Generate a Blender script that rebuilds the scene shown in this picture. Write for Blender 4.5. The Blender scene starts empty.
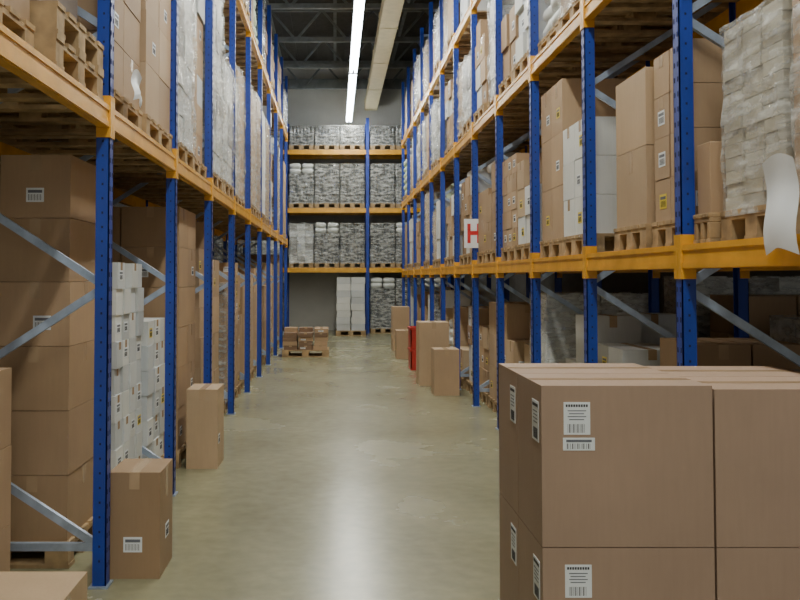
import bpy, math, random
from mathutils import Vector, Matrix
R = random.Random(23)
scene = bpy.context.scene

# ------------------------------------------------------------------ materials
def new_mat(name):
    m = bpy.data.materials.new(name); m.use_nodes = True
    nt = m.node_tree
    return m, nt, nt.nodes['Principled BSDF']

def N(nt, t, **kw):
    n = nt.nodes.new(t)
    for k, v in kw.items(): setattr(n, k, v)
    return n

def noise(nt, scale, detail=4, coord='Object', stretch=None):
    tc = N(nt, 'ShaderNodeTexCoord'); mp = N(nt, 'ShaderNodeMapping')
    nt.links.new(tc.outputs[coord], mp.inputs[0])
    if stretch: mp.inputs['Scale'].default_value = stretch
    n = N(nt, 'ShaderNodeTexNoise'); n.inputs['Scale'].default_value = scale
    n.inputs['Detail'].default_value = detail
    nt.links.new(mp.outputs[0], n.inputs['Vector'])
    return n

def ramp(nt, src, c0, c1, p0=0.3, p1=0.7):
    r = N(nt, 'ShaderNodeValToRGB')
    r.color_ramp.elements[0].position = p0; r.color_ramp.elements[1].position = p1
    r.color_ramp.elements[0].color = (*c0, 1); r.color_ramp.elements[1].color = (*c1, 1)
    nt.links.new(src, r.inputs[0])
    return r

def bump(nt, bs, src, strength=0.2, dist=0.01):
    b = N(nt, 'ShaderNodeBump'); b.inputs['Strength'].default_value = strength
    b.inputs['Distance'].default_value = dist
    nt.links.new(src, b.inputs['Height']); nt.links.new(b.outputs[0], bs.inputs['Normal'])

def simple(name, c, rough=0.6, metal=0.0, var=0.2, scale=6, bmp=0.0):
    m, nt, bs = new_mat(name)
    n = noise(nt, scale)
    r = ramp(nt, n.outputs[0], [x * (1 - var) for x in c], [min(1, x * (1 + var)) for x in c])
    nt.links.new(r.outputs[0], bs.inputs['Base Color'])
    bs.inputs['Roughness'].default_value = rough; bs.inputs['Metallic'].default_value = metal
    if bmp: bump(nt, bs, n.outputs[0], bmp)
    return m

M = {}
def carton_mat():
    m, nt, bs = new_mat('carton')
    at = N(nt, 'ShaderNodeAttribute'); at.attribute_name = 'tint'
    n = noise(nt, 2.0, 5); r = ramp(nt, n.outputs[0], (0.90,)*3, (1.06,)*3)
    n2 = noise(nt, 60, 2, stretch=(1, 1, 0.1)); r2 = ramp(nt, n2.outputs[0], (0.97,)*3, (1.02,)*3)
    mx = N(nt, 'ShaderNodeMix', data_type='RGBA', blend_type='MULTIPLY'); mx.inputs[0].default_value = 1
    nt.links.new(at.outputs['Color'], mx.inputs[6]); nt.links.new(r.outputs[0], mx.inputs[7])
    my = N(nt, 'ShaderNodeMix', data_type='RGBA', blend_type='MULTIPLY'); my.inputs[0].default_value = 1
    nt.links.new(mx.outputs[2], my.inputs[6]); nt.links.new(r2.outputs[0], my.inputs[7])
    nt.links.new(my.outputs[2], bs.inputs['Base Color'])
    bs.inputs['Roughness'].default_value = 0.62
    bump(nt, bs, n.outputs[0], 0.12, 0.02)
    return m
M['carton'] = carton_mat()
M['tape'] = simple('packing_tape', (0.44, 0.31, 0.19), 0.25, 0, 0.1)
M['label'] = simple('label_paper', (0.78, 0.81, 0.84), 0.5, 0, 0.03)
M['yellow'] = simple('yellow_label', (0.80, 0.62, 0.05), 0.5, 0, 0.03)
M['ink'] = simple('ink', (0.03, 0.03, 0.04), 0.6)
M['grey_ink'] = simple('grey_ink', (0.14, 0.15, 0.18), 0.6)
M['red'] = simple('red_print', (0.6, 0.02, 0.02), 0.5)
M['seam'] = simple('flap_seam', (0.13, 0.08, 0.05), 0.8)
M['wood'] = simple('pallet_wood', (0.38, 0.26, 0.135), 0.75, 0, 0.35, 9, 0.2)
M['post'] = simple('blue_painted_steel', (0.012, 0.045, 0.33), 0.38, 0, 0.15, 4)
M['hole'] = simple('punched_hole_dark', (0.008, 0.015, 0.06), 0.9)
M['beam'] = simple('orange_painted_steel', (0.72, 0.36, 0.03), 0.26, 0, 0.15, 5)
M['galv'] = simple('galvanised_steel', (0.34, 0.41, 0.53), 0.42, 0.4, 0.2, 12)
M['dark_steel'] = simple('dark_truss_steel', (0.20, 0.22, 0.22), 0.6, 0.1)
M['duct'] = simple('duct_beige', (0.55, 0.48, 0.30), 0.5, 0, 0.08)
M['ceil'] = simple('ceiling_sheet', (0.065, 0.062, 0.055), 0.8, 0, 0.2)
M['housing'] = simple('lamp_housing_white', (0.6, 0.6, 0.6), 0.5)
M['redplastic'] = simple('red_plastic', (0.5, 0.03, 0.02), 0.4)
M['bottle'] = simple('dark_bottles', (0.11, 0.12, 0.13), 0.12, 0.0, 0.9, 14)
M['sack'] = simple('white_sack', (0.66, 0.68, 0.66), 0.5, 0, 0.12, 8, 0.4)
M['greensack'] = simple('pale_green_sack', (0.50, 0.58, 0.40), 0.5, 0, 0.12, 8, 0.4)

def film_mat():
    m, nt, bs = new_mat('stretch_film')
    n = noise(nt, 7, 6, stretch=(1, 1, 3)); r = ramp(nt, n.outputs[0], (0.10,)*3, (0.66,)*3, 0.38, 0.72)
    tr = N(nt, 'ShaderNodeBsdfTransparent'); mix = N(nt, 'ShaderNodeMixShader')
    bs.inputs['Base Color'].default_value = (0.72, 0.73, 0.71, 1); bs.inputs['Roughness'].default_value = 0.17
    bump(nt, bs, n.outputs[0], 0.5, 0.025)
    nt.links.new(r.outputs[0], mix.inputs[0]); nt.links.new(tr.outputs[0], mix.inputs[1])
    nt.links.new(bs.outputs[0], mix.inputs[2])
    nt.links.new(mix.outputs[0], nt.nodes['Material Output'].inputs[0])
    return m
M['film'] = film_mat()

def floor_mat():
    m, nt, bs = new_mat('sealed_concrete_floor')
    n = noise(nt, 0.7, 8); r = ramp(nt, n.outputs[0], (0.235, 0.228, 0.14), (0.32, 0.31, 0.195), 0.3, 0.7)
    n2 = noise(nt, 9, 8); r2 = ramp(nt, n2.outputs[0], (0.86,)*3, (1.05,)*3)
    mx = N(nt, 'ShaderNodeMix', data_type='RGBA', blend_type='MULTIPLY'); mx.inputs[0].default_value = 1
    nt.links.new(r.outputs[0], mx.inputs[6]); nt.links.new(r2.outputs[0], mx.inputs[7])
    nt.links.new(mx.outputs[2], bs.inputs['Base Color'])
    rr = N(nt, 'ShaderNodeMapRange'); rr.inputs[3].default_value = 0.15; rr.inputs[4].default_value = 0.36
    nt.links.new(n.outputs[0], rr.inputs[0]); nt.links.new(rr.outputs[0], bs.inputs['Roughness'])
    bump(nt, bs, n2.outputs[0], 0.06, 0.005)
    return m
M['floor'] = floor_mat()
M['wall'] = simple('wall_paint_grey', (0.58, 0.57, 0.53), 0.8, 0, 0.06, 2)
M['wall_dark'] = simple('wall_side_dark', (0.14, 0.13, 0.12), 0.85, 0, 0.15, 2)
def emis():
    m, nt, bs = new_mat('fluorescent_tube')
    bs.inputs['Base Color'].default_value = (0.9, 0.95, 1, 1)
    bs.inputs['Emission Color'].default_value = (0.84, 0.93, 1.0, 1)
    bs.inputs['Emission Strength'].default_value = 30
    return m
M['tube'] = emis()

# ------------------------------------------------------------------ mesh builder
class MB:
    def __init__(s): s.v = []; s.f = []; s.m = []; s.t = []; s.sm = []
    def add(s, vs, fs, mat, tint=(1, 1, 1), smooth=False):
        b = len(s.v); s.v += [tuple(v) for v in vs]
        for f in fs:
            s.f.append([b + i for i in f]); s.m.append(mat); s.t.append(tint); s.sm.append(smooth)
    def box(s, x0, x1, y0, y1, z0, z1, mat, tint=(1, 1, 1), rot=0):
        if x1 < x0: x0, x1 = x1, x0
        vs = [Vector((x, y, z)) for z in (z0, z1) for x, y in ((x0, y0), (x1, y0), (x1, y1), (x0, y1))]
        if rot:
            c = Vector(((x0+x1)/2, (y0+y1)/2, 0)); rm = Matrix.Rotation(rot, 3, 'Z')
            vs = [rm @ (v - c) + c for v in vs]
        s.add(vs, [(3, 2, 1, 0), (4, 5, 6, 7), (0, 1, 5, 4), (1, 2, 6, 5), (2, 3, 7, 6), (3, 0, 4, 7)], mat, tint)
    def bar(s, p0, p1, w, t, mat, up=(0, 1, 0)):
        p0 = Vector(p0); p1 = Vector(p1); d = (p1 - p0).normalized()
        u = Vector(up); a = d.cross(u).normalized() * w / 2; b = a.cross(d).normalized() * t / 2
        vs = [p + sa * a + sb * b for p in (p0, p1) for sa, sb in ((-1, -1), (1, -1), (1, 1), (-1, 1))]
        s.add(vs, [(3, 2, 1, 0), (4, 5, 6, 7), (0, 1, 5, 4), (1, 2, 6, 5), (2, 3, 7, 6), (3, 0, 4, 7)], mat)
    def cyl(s, x, y, z0, z1, r, mat, n=8, r2=None):
        r2 = r if r2 is None else r2
        vs = [(x + rr * math.cos(2*math.pi*i/n), y + rr * math.sin(2*math.pi*i/n), z) for z, rr in ((z0, r), (z1, r2)) for i in range(n)]
        fs = [(i, (i+1) % n, n + (i+1) % n, n + i) for i in range(n)] + [tuple(range(n))[::-1], tuple(range(n, 2*n))]
        s.add(vs, fs, mat)
    def pillow(s, cx, cy, cz, sx, sy, sz, mat, e=0.3, tint=(1, 1, 1), nu=16, nv=8, wb=1.0, ev=0.4):
        def p(a, k): return math.copysign(abs(a) ** k, a)
        vs = []; ph = R.random() * 6
        for j in range(nv + 1):
            v = -math.pi/2 + math.pi * j / nv
            for i in range(nu):
                u = 2*math.pi*i/nu
                wob = 1 + wb*(0.04 * math.sin(3*u + ph) + 0.03 * math.sin(5*u + 2*ph + j))
                vs.append((cx + sx*p(math.cos(v), ev)*p(math.cos(u), e)*wob, cy + sy*p(math.cos(v), ev)*p(math.sin(u), e)*wob,
                           cz + sz*p(math.sin(v), 0.8)*(1 + wb*.08*math.sin(2*u + ph))))
        fs = [(j*nu+i, j*nu+(i+1) % nu, (j+1)*nu+(i+1) % nu, (j+1)*nu+i) for j in range(nv) for i in range(nu)]
        s.add(vs, fs, mat, tint, True)
    def build(s, name, bevel=0, parent=None):
        xs = [v[0] for v in s.v]; ys = [v[1] for v in s.v]; zs = [v[2] for v in s.v]
        o = Vector(((min(xs)+max(xs))/2, (min(ys)+max(ys))/2, min(zs)))
        me = bpy.data.meshes.new(name)
        me.from_pydata([(v[0]-o.x, v[1]-o.y, v[2]-o.z) for v in s.v], [], s.f)
        names = sorted(set(s.m)); idx = {n: i for i, n in enumerate(names)}
        for n in names: me.materials.append(M[n])
        me.polygons.foreach_set('material_index', [idx[n] for n in s.m])
        me.polygons.foreach_set('use_smooth', s.sm)
        me.attributes.new('tint', 'FLOAT_COLOR', 'FACE')
        cols = []
        for t in s.t: cols += [t[0], t[1], t[2], 1.0]
        me.attributes['tint'].data.foreach_set('color', cols)
        me.update()
        ob = bpy.data.objects.new(name, me); ob.location = o
        scene.collection.objects.link(ob)
        if bevel:
            bm = ob.modifiers.new('bevel', 'BEVEL'); bm.width = bevel; bm.segments = 2; bm.limit_method = 'ANGLE'
        if parent: ob.parent = parent
        return ob

BROWN = [(0.42, 0.28, 0.165), (0.37, 0.245, 0.14), (0.47, 0.33, 0.20), (0.33, 0.215, 0.12), (0.44, 0.30, 0.18), (0.50, 0.365, 0.225)]
WHITE = [(0.62, 0.64, 0.65), (0.70, 0.71, 0.69), (0.56, 0.59, 0.61)]
GREY = [(0.30, 0.30, 0.29), (0.38, 0.38, 0.36), (0.24, 0.24, 0.24)]
def vary(c, k=0.09):
    f = 1 + R.uniform(-k, k); return tuple(min(1, x * f) for x in c)

def pallet(mb, x0, x1, y0, y1, z):
    w = y1 - y0; L = x1 - x0; hb = min(.055, w*.09)
    for k in range(3):
        c = y0 + hb + (w - 2*hb) * k / 2
        mb.box(x0, x1, c - hb, c + hb, z, z + 0.022, 'wood')
        for j in range(3):
            cx = x0 + 0.07 + (L - 0.14) * j / 2
            mb.box(cx - 0.065, cx + 0.065, c - hb, c + hb, z + 0.022, z + 0.1, 'wood')
    for j in range(3):
        cx = x0 + 0.07 + (L - 0.14) * j / 2
        mb.box(cx - 0.065, cx + 0.065, y0, y1, z + 0.1, z + 0.122, 'wood')
    for k in range(5):
        c = y0 + hb + (w - 2*hb) * k / 4
        mb.box(x0, x1, c - hb, c + hb, z + 0.122, z + 0.144, 'wood')
    return z + 0.144

def barcode_label(mb, face, a0, a1, z0, z1, p, sgn, code=True, mat='label'):
    def q(a, b, c, d, off, mat):
        lo, hi = sorted((p, p + sgn * off))
        if face == 'y': mb.box(a, b, lo, hi, c, d, mat)
        else: mb.box(lo, hi, a, b, c, d, mat)
    q(a0, a1, z0, z1, 0.0015, mat)
    w = a1 - a0; h = z1 - z0
    if not code:
        q(a0 + w*.1, a1 - w*.1, z1 - h*.35, z1 - h*.15, 0.0022, 'grey_ink')
        for i in range(14):
            a = a0 + w * (0.12 + 0.055 * i); q(a, a + w * (0.012 + 0.016 * (i % 3 == 0)), z0 + h*.12, z1 - h*.45, 0.0022, 'ink')
        return
    for i in range(9):                                    # bold heading as separate letter blocks
        a = a0 + w*(.08 + .095*i); q(a, a + w*.07, z1 - h*.15, z1 - h*.07, 0.0022, 'ink')
    for i in range(4):
        z = z1 - h * (0.25 + 0.09 * i)
        q(a0 + w*(.15 + .05*(i % 2)), a1 - w*(.15 + .08 * (i % 2)), z - h*.03, z, 0.0022, 'grey_ink')
    for i in range(13):
        a = a0 + w * (0.15 + 0.052 * i)
        q(a, a + w * (0.012 + 0.018 * (i % 3 == 1)), z0 + h*.06, z0 + h*.33, 0.0022, 'ink')

def carton(mb, x0, x1, y0, y1, z0, z1, tint, side=0, detail=True, rot=0):
    mb.box(x0, x1, y0, y1, z0, z1, 'carton', tint, rot)
    if not detail or rot: return
    t = 0.0012; cx = (x0+x1)/2; cy = (y0+y1)/2; h = z1 - z0
    tw = min(0.03, (x1-x0)*0.1)
    if R.random() < 0.7:
        mb.box(cx - tw, cx + tw, y0 - t, y0, z1 - min(0.09, h*.3), z1, 'tape')
        mb.box(cx - tw, cx + tw, y0, y1, z1, z1 + t, 'tape')
    if side:
        fx = x0 if side > 0 else x1
        a, b = sorted((fx, fx - side * t))
        if R.random() < 0.35: mb.box(a, b, cy - tw, cy + tw, z1 - h*.3, z1, 'tape')
        if R.random() < 0.4:
            ly = R.uniform(y0 + .03, max(y0+.031, y1 - 0.15)); lh = min(0.08, h*.4)
            barcode_label(mb, 'x', ly, min(ly + 0.1, y1 - .01), z0 + h*.3, z0 + h*.3 + lh, fx, -side, False, R.choice(['label', 'label', 'yellow']))
    if R.random() < 0.22:
        lx = R.uniform(x0 + .02, max(x0+.03, x1 - 0.16)); lh = min(0.08, h*.4)
        barcode_label(mb, 'y', lx, min(lx + 0.1, x1-.01), z0 + h*.25, z0 + h*.25 + lh, y0, -1, False)

def stack(name, x0, x1, y0, y1, z, H, nx, ny, nz, pal=None, side=0, use_pallet=True, detail=True, wrap=False, bevel=0, jit=0.006, topmiss=0.3, extra=None, amp=1.0):
    mb = MB(); pal = pal or [R.choice(BROWN)]
    if use_pallet: zb = pallet(mb, x0, x1, y0, y1, z)
    else: zb = z
    m = 0.012 if use_pallet else 0
    X0, X1, Y0, Y1 = x0 + m, x1 - m, y0 + m, y1 - m
    dx = (X1-X0)/nx; dy = (Y1-Y0)/ny; dz = (H)/nz
    for k in range(nz):
        for i in range(nx):
            for j in range(ny):
                if k == nz-1 and topmiss and nx*ny > 1 and R.random() < topmiss: continue
                g = 0.003
                jx = R.uniform(0, jit); jy = R.uniform(0, jit)
                carton(mb, X0 + i*dx + g + jx, X0 + (i+1)*dx - g - R.uniform(0, jit), Y0 + j*dy + g + jy, Y0 + (j+1)*dy - g - R.uniform(0, jit),
                       zb + k*dz + (0.0 if k == 0 else 0.003), zb + (k+1)*dz, vary(R.choice(pal)), side, detail)
    if wrap: film(mb, X0 - .008, X1 + .008, Y0 - .008, Y1 + .008, zb - 0.03, zb + H + 0.015, amp=amp)
    if extra: extra(mb, zb)
    return mb.build(name, bevel)

def film(mb, x0, x1, y0, y1, z0, z1, n=10, amp=1.0):
    ph = R.random() * 10
    per = []
    c = 0.03
    for k in range(n+1): per.append((x0 + c + (x1-x0-2*c)*k/n, y0, 0, -1))
    for k in range(n+1): per.append((x1, y0 + c + (y1-y0-2*c)*k/n, 1, 0))
    for k in range(n+1): per.append((x1 - c - (x1-x0-2*c)*k/n, y1, 0, 1))
    for k in range(n+1): per.append((x0, y1 - c - (y1-y0-2*c)*k/n, -1, 0))
    nz = 16; L = len(per); vs = []
    for j in range(nz+1):
        z = z0 + (z1-z0)*j/nz
        for i, (x, y, ax, ay) in enumerate(per):
            d = amp*(0.006*math.sin(i*1.7 + z*9 + ph) + 0.005*math.sin(z*31 + ph + i*.3) + 0.004)
            vs.append((x + ax*d, y + ay*d, z + (.03*(amp-1)*math.sin(i*.9 + ph) if j == nz else 0)))
    fs = [(j*L+i, j*L+(i+1) % L, (j+1)*L+(i+1) % L, (j+1)*L+i) for j in range(nz) for i in range(L)]
    fs.append([nz*L+i for i in range(L)])
    mb.add(vs, fs, 'film', (1, 1, 1), False)

# ------------------------------------------------------------------ room shell
def slab(name, x0, x1, y0, y1, z0, z1, mat):
    mb = MB(); mb.box(x0, x1, y0, y1, z0, z1, mat); return mb.build(name)
XL, XR, YB = -4.6, 5.2, 27.2
slab('floor', XL, XR, -9, YB, -0.1, 0, 'floor')
slab('wall_back', XL, XR, YB, YB + .2, -0.1, 8.1, 'wall')
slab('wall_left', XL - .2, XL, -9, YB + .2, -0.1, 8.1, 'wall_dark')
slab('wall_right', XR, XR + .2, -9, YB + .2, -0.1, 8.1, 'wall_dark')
mb = MB()
mb.box(XL - .2, XR + .2, -9, YB + .2, 8.1, 8.25, 'ceil')
for i in range(int((XR - XL) / 0.3)):
    x = XL + 0.05 + i * 0.3; mb.box(x, x + 0.15, -9, YB, 8.06, 8.1, 'ceil')
mb.build('ceiling')
yt = 5.2
while yt < 27:
    mb = MB()
    for z in (7.15, 7.88):
        mb.box(XL, XR, yt - .05, yt + .05, z, z + .1, 'dark_steel')
    n = 8; w = (XR - XL)/n
    for i in range(n):
        a = XL + i*w
        mb.bar((a, yt, 7.2), (a + w/2, yt, 7.92), 0.05, 0.05, 'dark_steel'); mb.bar((a + w/2, yt, 7.92), (a + w, yt, 7.2), 0.05, 0.05, 'dark_steel')
    mb.build('roof_truss'); yt += 2.65
mb = MB()
for x in (-3.2, -1.6, 0.0, 1.7, 3.4):
    mb.box(x - .04, x + .04, -9, YB, 7.98, 8.06, 'dark_steel')
mb.build('roof_purlins')
mb = MB(); mb.box(XL, XR, YB - .12, YB, 7.35, 7.6, 'dark_steel'); mb.build('trim_1')

# duct
mb = MB(); mb.box(0.90, 1.26, 4, 27.0, 6.62, 6.92, 'duct')
for y in (6, 9, 12, 15, 18, 21, 24, 26.8):
    mb.box(0.885, 1.275, y - .03, y + .03, 6.605, 6.935, 'duct')
    mb.bar((1.0, y, 6.92), (1.0, y, 8.06), 0.015, 0.015, 'dark_steel'); mb.bar((1.16, y, 6.92), (1.16, y, 8.06), 0.015, 0.015, 'dark_steel')
mb.build('ventilation_duct')

# strip lights
for (a, b) in ((-5.5, 0.2), (0.6, 7), (7.3, 13.7), (13.9, 20.0), (20.35, 26.4)):
    mb = MB(); cx = 0.41
    mb.box(cx - .09, cx + .09, a, b, 6.22, 6.30, 'housing')
    for sx in (-.05, .05):
        for k in range(4):
            l = (b-a)/4; y0 = a + k*l + .03; y1 = a + (k+1)*l - .03
            mb.bar((cx+sx, y0, 6.19), (cx+sx, y1, 6.19), 0.055, 0.055, 'tube', (0, 0, 1))
    for y in (a + .4, b - .4):
        mb.bar((cx, y, 6.3), (cx, y, 8.06), 0.012, 0.012, 'dark_steel')
    ob = mb.build('fluorescent_strip_light')
    ld = bpy.data.lights.new('lamp_light', 'AREA'); ld.shape = 'RECTANGLE'; ld.size = 0.16; ld.size_y = b - a - .1
    ld.energy = 150; ld.color = (1.0, 0.95, 0.76)
    lo = bpy.data.objects.new('lamp_light', ld); scene.collection.objects.link(lo)
    lo.parent = ob; lo.location = (0, 0, -0.02)

# ------------------------------------------------------------------ racks
def aisle_rack(name, xf, s, frames, levels, top):
    mb = MB(); D = 1.1; P = 0.07; hw = 0.04
    for y in frames:
        for xo in (0, D - P):
            f = 1 if xo == 0 else -1
            xa = xf + s*xo; xb = xf + s*(xo + P)
            web = xa if f == 1 else xb
            wi = web + s*f*0.006
            mb.box(min(web, wi), max(web, wi), y - hw, y + hw, 0.01, top, 'post')
            mb.box(min(xa, xb), max(xa, xb), y - hw, y - hw + .006, 0.01, top, 'post')
            mb.box(min(xa, xb), max(xa, xb), y + hw - .006, y + hw, 0.01, top, 'post')
            mb.box(min(xa, xb) - .015, max(xa, xb) + .015, y - hw - .02, y + hw + .02, 0.0, 0.01, 'galv')
            if y < 13 and xo == 0:
                z = 0.1
                while z < top - .1:
                    for c in (-.02, .02):
                        a, b = sorted((web, web - s*.0012)); mb.box(a, b, y + c - .006, y + c + .006, z, z + .025, 'hole')
                    xm = (xa + xb)/2; mb.box(xm - .005, xm + .005, y - hw - .001, y - hw, z + .03, z + .042, 'hole')
                    z += 0.075
        z = 0.2; k = 0; xi = xf + s*P; xo_ = xf + s*(D - P)
        mb.bar((xi - s*.03, y, z), (xo_ + s*.03, y, z), 0.04, 0.03, 'galv')
        while z + 0.68 < top:
            a, b = (xi - s*.03, xo_ + s*.03) if k % 2 == 0 else (xo_ + s*.03, xi - s*.03)
            mb.bar((a, y, z), (b, y, z + .66), 0.04, 0.028, 'galv')
            z += 0.68; k += 1
        mb.bar((xi - s*.03, y, top - .15), (xo_ + s*.03, y, top - .15), 0.04, 0.03, 'galv')
    for i in range(len(frames) - 1):
        y0, y1 = frames[i] + hw, frames[i+1] - hw
        for z in levels:
            for xo in (0.005, D - .055):
                xa = xf + s*xo; xb = xf + s*(xo + .05)
                a, b = min(xa, xb), max(xa, xb)
                mb.box(a, b, y0, y1, z - .12, z, 'beam')
                fx = xa if xo < .1 else xb; o = -s if xo < .1 else s
                c, d = sorted((fx, fx + o*.006))
                mb.box(c, d, y0, y1, z - .03, z - .004, 'beam'); mb.box(c, d, y0, y1, z - .116, z - .09, 'beam')
                for (ya, yb, yo) in ((y0, y0 + .008, frames[i]), (y1 - .008, y1, frames[i+1])):
                    mb.box(a - .004, b + .004, ya, yb, z - .17, z + .05, 'beam')
                    lo, hi = (yo + .002, ya + .004) if yo < ya else (yb - .004, yo - .002)
                    c, d = sorted((xf - s*.006, xf)) if xo < .1 else sorted((xf + s*D, xf + s*(D+.006)))
                    mb.box(c, d, lo, hi, z - .17, z + .05, 'beam')
                    if xo < .1 and yo > ya:
                        c, d = sorted((xf, xf + s*P)); mb.box(c, d, yo - hw - .006, yo - hw, z - .17, z + .05, 'beam')
    return mb.build(name)

FL = [2.78 + 1.95*k for k in range(11)]
FR = [2.80 + 1.68*k for k in range(13)]
XLf, XRf = -1.18, 1.71
LL = [2.50, 5.13]; LR = [1.76, 3.48, 5.06]
aisle_rack('pallet_rack', XLf, -1, FL, LL, 6.6)
aisle_rack('pallet_rack', XRf, 1, FR, LR, 6.6)

def end_rack():
    mb = MB(); yf = 25.6; D = 1.1; xs = [-3.72, -1.40, 0.93, 3.25]; lv = [1.86, 3.56, 5.23]
    for x in xs:
        for yo in (0, D - .09):
            mb.box(x - .045, x + .045, yf + yo, yf + yo + .09, 0, 6.15, 'post')
        z = .2; k = 0
        while z < 5.6:
            a, b = (yf + .05, yf + D - .05) if k % 2 == 0 else (yf + D - .05, yf + .05)
            mb.bar((x, a, z), (x, b, z + .66), .04, .03, 'galv', (1, 0, 0)); z += .68; k += 1
    for i in range(3):
        for z in lv:
            for yo in (0.005, D - .055):
                mb.box(xs[i] + .045, xs[i+1] - .045, yf + yo, yf + yo + .05, z - .13, z, 'beam')
    mb.build('pallet_rack')
    return yf, xs, lv
yf, exs, elv = end_rack()

# ------------------------------------------------------------------ random loads
def bottle_load(mb, x0, x1, y0, y1, z, layers):
    zb = pallet(mb, x0, x1, y0, y1, z)
    for k in range(layers):
        nx, ny = 7, 5
        for i in range(nx):
            for j in range(ny):
                x = x0 + (x1-x0)*(i+.5)/nx; y = y0 + (y1-y0)*(j+.5)/ny; r = min((x1-x0)/nx, (y1-y0)/ny)*.46
                mb.cyl(x, y, zb, zb + .2, r, 'bottle', 8); mb.cyl(x, y, zb + .2, zb + .27, r, 'bottle', 8, r*.35)
        zb += .275
        mb.box(x0 + .01, x1 - .01, y0 + .01, y1 - .01, zb, zb + .006, 'carton', (0.5, 0.5, 0.48)); zb += .006
    film(mb, x0, x1, y0, y1, z + .12, zb + .01)
    return zb

def sack_load(mb, x0, x1, y0, y1, z, layers, mat='sack'):
    zb = pallet(mb, x0, x1, y0, y1, z)
    h = .15; hx = (x1-x0)/4; hy = (y1-y0)/4
    for k in range(layers):
        for i in (0, 1):
            for j in (0, 1):
                if k == layers - 1 and R.random() < .35: continue
                mb.pillow(x0 + hx*(1 + 2*i) + R.uniform(-.012, .012), y0 + hy*(1+2*j) + R.uniform(-.012, .012), zb + h/2*1.05, hx*R.uniform(.88, .96), hy*R.uniform(.88, .96), h*.56, mat)
        zb += h

def topper(x0, x1, y0, y1, H, mat='sack'):
    """loose plastic bags lying on top of the cartons"""
    def f(mb, zb):
        cx, cy = (x0+x1)/2, (y0+y1)/2
        for i in range(3):
            mb.pillow(cx + (x1-x0)*R.uniform(-.27, .27), cy + (y1-y0)*R.uniform(-.1, .1), zb + H + .10 + .03*i, (x1-x0)*.2, (y1-y0)*R.uniform(.25, .36), R.uniform(.1, .15), mat, e=.6, wb=1.8, ev=.8)
    return f

def any_load(x0, x1, y0, y1, z, maxH, side, far=False, theme=None, messy=False):
    t = theme or R.choices(['brown', 'mixed', 'white', 'wrapbrown', 'wrapwhite', 'sacks', 'bottles', 'small'], [38, 10, 8, 14, 9, 6, 5, 10])[0]
    H = maxH * R.uniform(.6, .97)
    ins = R.uniform(0, .08)
    if side > 0: x0 += ins
    elif side < 0: x1 -= ins
    dt = not far; ex = None; jit = .006
    if messy:
        jit = R.choice([.01, .03, .045])
        if R.random() < .45 and t in ('brown', 'mixed', 'white', 'wrapwhite', 'small'):
            H = min(H, maxH - .28); ex = topper(x0, x1, y0, y1, H, R.choice(['sack', 'sack', 'greensack']))
    if t == 'brown':
        stack('cardboard_box_stack', x0, x1, y0, y1, z, H, R.choice([2, 3]), R.choice([1, 2, 2]), max(2, round(H/R.choice([.24, .32, .4]))), [R.choice(BROWN)], side, detail=dt, jit=jit, extra=ex, topmiss=0 if ex else .3)
    elif t == 'small':
        stack('cardboard_box_stack', x0, x1, y0, y1, z, H, 3, 3, max(2, round(H/.17)), BROWN[:3], side, detail=dt, jit=jit, extra=ex, topmiss=0 if ex else .3)
    elif t == 'mixed':
        stack('cardboard_box_stack', x0, x1, y0, y1, z, H, 2, 2, max(2, round(H/.28)), BROWN + WHITE[:2], side, detail=dt, jit=.035, extra=ex, topmiss=0 if ex else .4)
    elif t == 'white':
        stack('white_carton_stack', x0, x1, y0, y1, z, H, 3, 2, max(2, round(H/.26)), WHITE, side, detail=dt, jit=jit, extra=ex, topmiss=0 if ex else .3)
    elif t == 'wrapbrown':
        stack('shrink_wrapped_pallet_load', x0, x1, y0, y1, z, H, 2, 2, max(2, round(H/.28)), [R.choice(BROWN)], 0, detail=False, wrap=True, topmiss=0, amp=R.uniform(1, 2))
    elif t == 'wrapwhite':
        stack('shrink_wrapped_pallet_load', x0, x1, y0, y1, z, H, 3, 2, max(2, round(H/.22)), WHITE + GREY[:1], 0, detail=False, wrap=True, topmiss=0, extra=ex, amp=R.uniform(1, 2.2), jit=.02)
    elif t == 'sacks':
        mb = MB(); sack_load(mb, x0+.02, x1-.02, y0+.02, y1-.02, z, max(3, int(H/.16)), R.choice(['sack', 'sack', 'greensack'])); mb.build('sack_pallet_load')
    else:
        mb = MB(); bottle_load(mb, x0, x1, y0, y1, z, max(2, min(4, int(H/.28)))); mb.build('bottle_pallet_load')

# right rack
xr0, xr1 = 1.70, 2.84
def bayR(i): 
    a = FR[i] + .055; b = FR[i+1] - .055; m = (a+b)/2
    return ((a, m - .015), (m + .015, b))
for i in range(12):
    far = FR[i] > 13
    for li, z in enumerate([0] + LR):
        for j, (a, b) in enumerate(bayR(i)):
            if li == 0 and i < 5: continue
            if li == 1 and i < 3: continue
            if li == 3 and R.random() < .2: continue
            th = None
            if li == 1 and i in (3, 4, 5) : th = R.choice(['brown', 'brown', 'small', 'mixed'])
            if li == 1 and i > 5: th = R.choice(['brown', 'small', 'mixed', 'white', 'wrapbrown'])
            if li == 2: th = R.choice(['white', 'brown', 'wrapwhite', 'wrapbrown', 'brown', 'wrapwhite', 'mixed', 'sacks'])
            if li == 3: th = R.choice(['wrapwhite', 'white', 'brown', 'wrapbrown', 'mixed'])
            any_load(xr0 + (.12 if li == 0 else .0), xr1, a, b, z, 1.30, 1, far, th, messy=(li in (2, 3) or (li == 1 and i > 4)))

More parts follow.
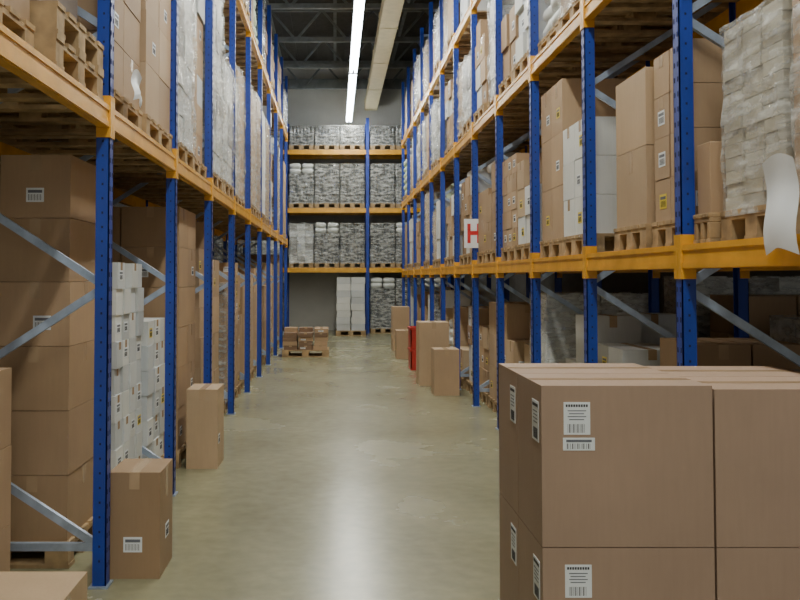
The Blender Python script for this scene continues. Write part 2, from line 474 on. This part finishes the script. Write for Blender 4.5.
# left rack
xl0, xl1 = -2.31, -1.17
def bayL(i):
    a = FL[i] + .055; b = FL[i+1] - .055; m = (a+b)/2
    return ((a, m - .02), (m + .02, b))
for i in range(10):
    far = FL[i] > 13
    for li, z in enumerate([0] + LL):
        for j, (a, b) in enumerate(bayL(i)):
            if li == 0 and i < 3: continue
            if li == 1 and i < 2: continue
            if li == 2 and i < 1: continue
            th = None; mh = [2.15, 2.2, 1.3][li]
            if li == 1: th = R.choice(['wrapwhite', 'wrapbrown', 'white', 'brown', 'wrapbrown', 'wrapwhite', 'mixed'])
            if li == 0: th = R.choice(['brown', 'brown', 'small', 'mixed', 'wrapbrown']) 
            any_load(xl0, xl1 - (.1 if li == 0 else 0), a, b, z, mh, -1, far, th, messy=(li > 0))

# end rack loads
for bi in range(3):
    xa, xb = exs[bi] + .07, exs[bi+1] - .07
    n = 3 if xb - xa > 2 else 2
    for li, z in enumerate([0] + elv):
        for k in range(n):
            w = (xb-xa)/n; x0 = xa + k*w + .01; x1 = xa + (k+1)*w - .01
            H = [1.45, 1.3, 1.3, 0.85][li]
            th = R.choice(['bottles', 'bottles', 'mixed', 'mixed', 'wrapwhite'])
            if li == 0 and k == 1 and bi == 1: th = 'empty'
            if li == 0 and k == 0 and bi == 1: continue
            if li == 0 and k == 2 and bi == 1: th = 'sacks'
            if li == 3: th = 'bottles'
            mbx = yf + .02
            if th in ('bottles', 'mixed'):
                mb = MB(); nl = max(2, int(H/.29)); nl -= (th == 'mixed')
                zt = bottle_load(mb, x0, x1, mbx, mbx + 1.06, z, nl)
                if th == 'mixed':
                    for q in range(2):
                        for u in (.25, .75):
                            mb.pillow(x0 + (x1-x0)*u, mbx + .3, zt + .09 + .14*q, (x1-x0)*.24, .28, .085, 'sack')
                mb.build('bottle_pallet_load')
            elif th == 'sacks':
                mb = MB(); sack_load(mb, x0+.02, x1-.02, mbx, mbx + 1.06, z, int(H/.16)); mb.build('sack_pallet_load')
            elif th == 'wrapwhite':
                stack('shrink_wrapped_pallet_load', x0, x1, mbx, mbx + 1.06, z, H*.85, 3, 3, 6, WHITE + GREY, 0, detail=False, wrap=True, topmiss=0, amp=2)
# tall white stack standing on the floor in front of the end rack
stack('white_carton_stack', .02, .84, 24.5, 25.4, 0, 1.45, 2, 2, 8, WHITE, 0, detail=False, jit=.03, topmiss=.2)

# ------------------------------------------------------------------ hand placed: right rack level 1
B1 = (0.42, 0.28, 0.165)
stack('shrink_wrapped_pallet_load', 1.78, 2.85, 2.88, 3.52, LR[0], 1.0, 2, 2, 4, [BROWN[0]], 0, detail=False, wrap=True, topmiss=0)
stack('shrink_wrapped_pallet_load', 1.80, 2.85, 3.60, 4.20, LR[0], 0.84, 4, 3, 14, [(0.56, 0.52, 0.42), (0.45, 0.41, 0.33)], 0, detail=False, wrap=True, topmiss=0, jit=.012)
stack('cardboard_box_stack', 1.76, 2.5, 4.235, 4.42, LR[0], 0.34, 1, 1, 1, [B1], 1, bevel=.004)
stack('cardboard_box_stack', 1.78, 2.85, 4.56, 5.06, LR[0], 0.92, 2, 2, 4, [BROWN[4]], 1, bevel=.004, topmiss=0)
stack('cardboard_box_stack', 1.76, 2.85, 5.10, 5.68, LR[0], 0.90, 2, 1, 2, [BROWN[2]], 1, bevel=.004, topmiss=0)
stack('white_carton_stack', 1.74, 2.3, 6.25, 6.92, LR[0], 0.82, 1, 2, 3, [WHITE[1]], 1, bevel=.004, topmiss=0)
stack('cardboard_box_stack', 2.32, 2.86, 6.25, 6.92, LR[0], 1.15, 1, 1, 2, [BROWN[5]], 1, bevel=.004)
stack('cardboard_box_stack', 1.76, 2.85, 6.98, 7.74, LR[0], 1.25, 2, 2, 3, [BROWN[4]], 1, bevel=.004, topmiss=0)
# right rack floor level, near bays
stack('white_carton_stack', 2.05, 2.8, 4.60, 5.3, 0, 0.95, 1, 2, 3, GREY, 1)
stack('cardboard_box_stack', 2.15, 2.85, 5.4, 6.05, 0, 1.05, 2, 2, 3, [BROWN[3]], 1, topmiss=0)
stack('white_carton_stack', 1.98, 2.85, 6.25, 6.95, 0, .95, 2, 2, 4, WHITE[:1] + GREY, 1, topmiss=.4)
stack('white_carton_stack', 1.95, 2.85, 7.05, 7.72, 0, 1.15, 2, 2, 3, WHITE, 1)
stack('shrink_wrapped_pallet_load', 1.85, 2.85, 7.95, 8.6, 0, 1.3, 2, 2, 3, WHITE, 0, wrap=True, detail=False, topmiss=0)
stack('cardboard_box_stack', 1.95, 2.85, 8.7, 9.4, 0, 1.15, 2, 2, 3, [BROWN[2]], 1)
for a, b in bayR(4): stack('cardboard_box_stack', 1.88, 2.85, a, b, 0, 1.15, 2, 2, 3, [BROWN[2]], 1)
# neighbouring floor stock behind the right rack
for k, y in enumerate((2.9, 3.95, 5.0, 6.1, 7.2, 8.3)):
    stack('shrink_wrapped_pallet_load' if k % 2 else 'cardboard_box_stack', 3.3, 4.5, y, y + .8, 0, 1.15 + .15*(k % 3), 3, 2, 4, [BROWN[k % 5]] if k % 2 == 0 else WHITE, 1, detail=False, wrap=bool(k % 2))

# ------------------------------------------------------------------ foreground pallet of big boxes (right)
mb = MB(); X0, Y0, Z0 = 0.70, 3.07, 0
pallet(mb, X0 + .005, X0 + 1.175, Y0 + .005, Y0 + .80, 0)
HB = 0.542
HC = (0.385, 0.262, 0.185)
for k in range(2):
    for i in range(2):
        for j in range(2):
            x0 = X0 + i*.588; y0 = Y0 + j*.402; z0 = .144 + k*(HB + .003)
            x1 = x0 + .580; y1 = y0 + .395; z1 = z0 + HB - (.012 if (k == 1 and i == 1) else 0)
            mb.box(x0, x1, y0, y1, z0, z1, 'carton', vary(HC, .04))
            if k == 1:
                mb.box(x0 + .004, x1 - .004, y0 + .1965, y0 + .2015, z1, z1 + .0008, 'seam')
                mb.box(x0 + .003, x1 - .003, y0 + .174, y0 + .224, z1 + .0008, z1 + .0016, 'tape')
            if j == 0 and i == 0:
                barcode_label(mb, 'y', x0 + .075, x0 + .165, z1 - .165, z1 - .055, y0, -1)
                barcode_label(mb, 'y', x0 + .072, x0 + .18, z1 - .218, z1 - .175, y0, -1, False)
            if i == 0:
                barcode_label(mb, 'x', y0 + .04, y0 + .14, z1 - .20, z1 - .06, x0, -1)
hero = mb.build('cardboard_box_stack', bevel=.005)

# ------------------------------------------------------------------ left side, near bays
stack('cardboard_box_stack', -2.20, -1.60, 3.95, 4.5, 0, 1.15, 1, 1, 3, [BROWN[0]], -1, use_pallet=False, bevel=.004)
mb = MB(); carton(mb, -1.62, -1.06, 3.34, 3.90, 0, .34, BROWN[2], -1); mb.build('cardboard_box', .005)
stack('cardboard_box_stack', -2.30, -1.46, 5.0, 5.68, 0, 2.14, 2, 1, 6, [B1, BROWN[1]], -1, bevel=.004, topmiss=0)
stack('white_carton_stack', -2.30, -1.38, 5.78, 6.62, 0, 1.55, 3, 4, 9, WHITE, -1, bevel=.003, jit=.025, topmiss=.25)
mb = MB(); carton(mb, -1.205, -.93, 4.83, 5.2, 0, .56, BROWN[3], -1); mb.build('cardboard_box', .004)
stack('white_carton_stack', -2.30, -1.38, 6.78, 7.5, 0, 1.12, 2, 3, 6, WHITE, -1, bevel=.003, jit=.02, topmiss=.2)
mb = MB(); carton(mb, -1.24, -.98, 7.56, 7.98, 0, .66, BROWN[2], -1); mb.build('cardboard_box', .004)
stack('cardboard_box_stack', -2.32, -1.30, 7.58, 8.52, 0, 2.05, 2, 2, 6, [BROWN[1]], -1, topmiss=0)

mb = MB(); z = LL[0]
for k in range(2): z = pallet(mb, -2.31 + .01*k, -1.19, 3.82 + .01*k, 4.60, z)
for (u, v) in ((-2.2, -1.75), (-1.7, -1.3)):
    mb.box(u, v, 3.9, 4.5, z, z + .35, 'carton', (.16, .13, .11))
mb.build('empty_pallet_stack')
stack('cardboard_box_stack', -2.31, -1.25, 2.9, 3.72, LL[0], 1.4, 2, 2, 4, [BROWN[3]], -1)
a, b = bayL(1)[0]
stack('cardboard_box_stack', -2.31, -1.22, a, b, LL[0], .85, 3, 2, 3, [BROWN[1]], -1, bevel=.004)
a, b = bayL(1)[1]
stack('cardboard_box_stack', -2.31, -1.20, a, b, LL[0], 1.7, 2, 2, 5, [BROWN[2], BROWN[4]], -1, bevel=.004)

# loose sheets hanging over the beams
def sheet(name, x, s, y0, y1, z0, z1):
    mb = MB(); vs = []; n = 8
    for j in range(n+1):
        t = j/n; z = z0 + (z1-z0)*t
        for i in range(n+1):
            u = i/n
            vs.append((x - s*(.012 + .03*(1-t)*(0.5+.5*math.sin(u*5)) + .01*math.sin(t*7)), y0 + (y1-y0)*u + .04*(1-t)*(u-.5) + .03*t, z + .03*math.sin(u*3)))
    fs = [(j*(n+1)+i, j*(n+1)+i+1, (j+1)*(n+1)+i+1, (j+1)*(n+1)+i) for j in range(n) for i in range(n)]
    mb.add(vs, fs, 'label', (1, 1, 1), True); mb.build(name)
sheet('loose_plastic_sheet', 1.70, 1, 3.26, 3.50, 1.68, 2.04)
sheet('paper_note', -1.17, -1, 5.08, 5.30, 2.60, 2.78)

mb = MB(); carton(mb, 1.24, 1.68, 13.3, 13.8, 0, .93, BROWN[2], 1); mb.build('cardboard_box')
mb = MB(); carton(mb, 1.34, 1.68, 12.2, 12.6, 0, .62, BROWN[4], 1); mb.build('cardboard_box')
mb = MB(); carton(mb, 1.20, 1.62, 17.6, 18.1, 0, .55, BROWN[0], 1); mb.build('cardboard_box')
mb = MB(); carton(mb, 1.25, 1.62, 19.6, 20.1, 0, .95, BROWN[4], 1); mb.build('cardboard_box')
mb = MB(); x0, x1, y0, y1 = 1.30, 1.65, 15.5, 16.0
for lv in (0, .37):
    mb.box(x0, x1, y0, y1, lv, lv + .03, 'redplastic')
    for q in ((x0, x0+.02, y0, y1), (x1-.02, x1, y0, y1), (x0, x1, y0, y0+.02), (x0, x1, y1-.02, y1)): mb.box(*q, lv + .03, lv + .36, 'redplastic')
    mb.box(x0-.015, x1+.015, y0-.015, y0, lv + .32, lv + .36, 'redplastic'); mb.box(x0-.015, x0, y0, y1, lv + .32, lv + .36, 'redplastic')
mb.build('plastic_crate')
stack('cardboard_box_stack', -1.06, -.12, 18.0, 18.8, 0, .42, 3, 2, 5, [BROWN[0], (0.2, .12, .07)], 0, topmiss=.4, jit=.03)

# white placard with a big red letter hung on the right rack, readable from the aisle
mb = MB(); py = FR[5] - .052; mb.box(1.60, 1.84, py - .008, py, 1.96, 2.32, 'label')
for q in ((1.64, 1.68), (1.76, 1.80)): mb.box(q[0], q[1], py - .011, py - .008, 2.02, 2.26, 'red')
mb.box(1.68, 1.76, py - .011, py - .008, 2.12, 2.17, 'red')
mb.build('hazard_placard')

# ------------------------------------------------------------------ world + camera
w = bpy.data.worlds.new('world'); scene.world = w; w.use_nodes = True
w.node_tree.nodes['Background'].inputs[0].default_value = (0.98, 0.96, 0.88, 1)
w.node_tree.nodes['Background'].inputs[1].default_value = 1.15

cam = bpy.data.cameras.new('camera'); co = bpy.data.objects.new('camera', cam); scene.collection.objects.link(co)
co.location = (0, 0, 1.6); p = 0.035
co.rotation_euler = (math.pi/2 + p, 0, 0)
cam.lens = 40.5; cam.sensor_width = 36
cam.shift_x = 65/800; cam.shift_y = -(23 + 900*math.tan(p))/800
cam.clip_start = 0.05
scene.camera = co
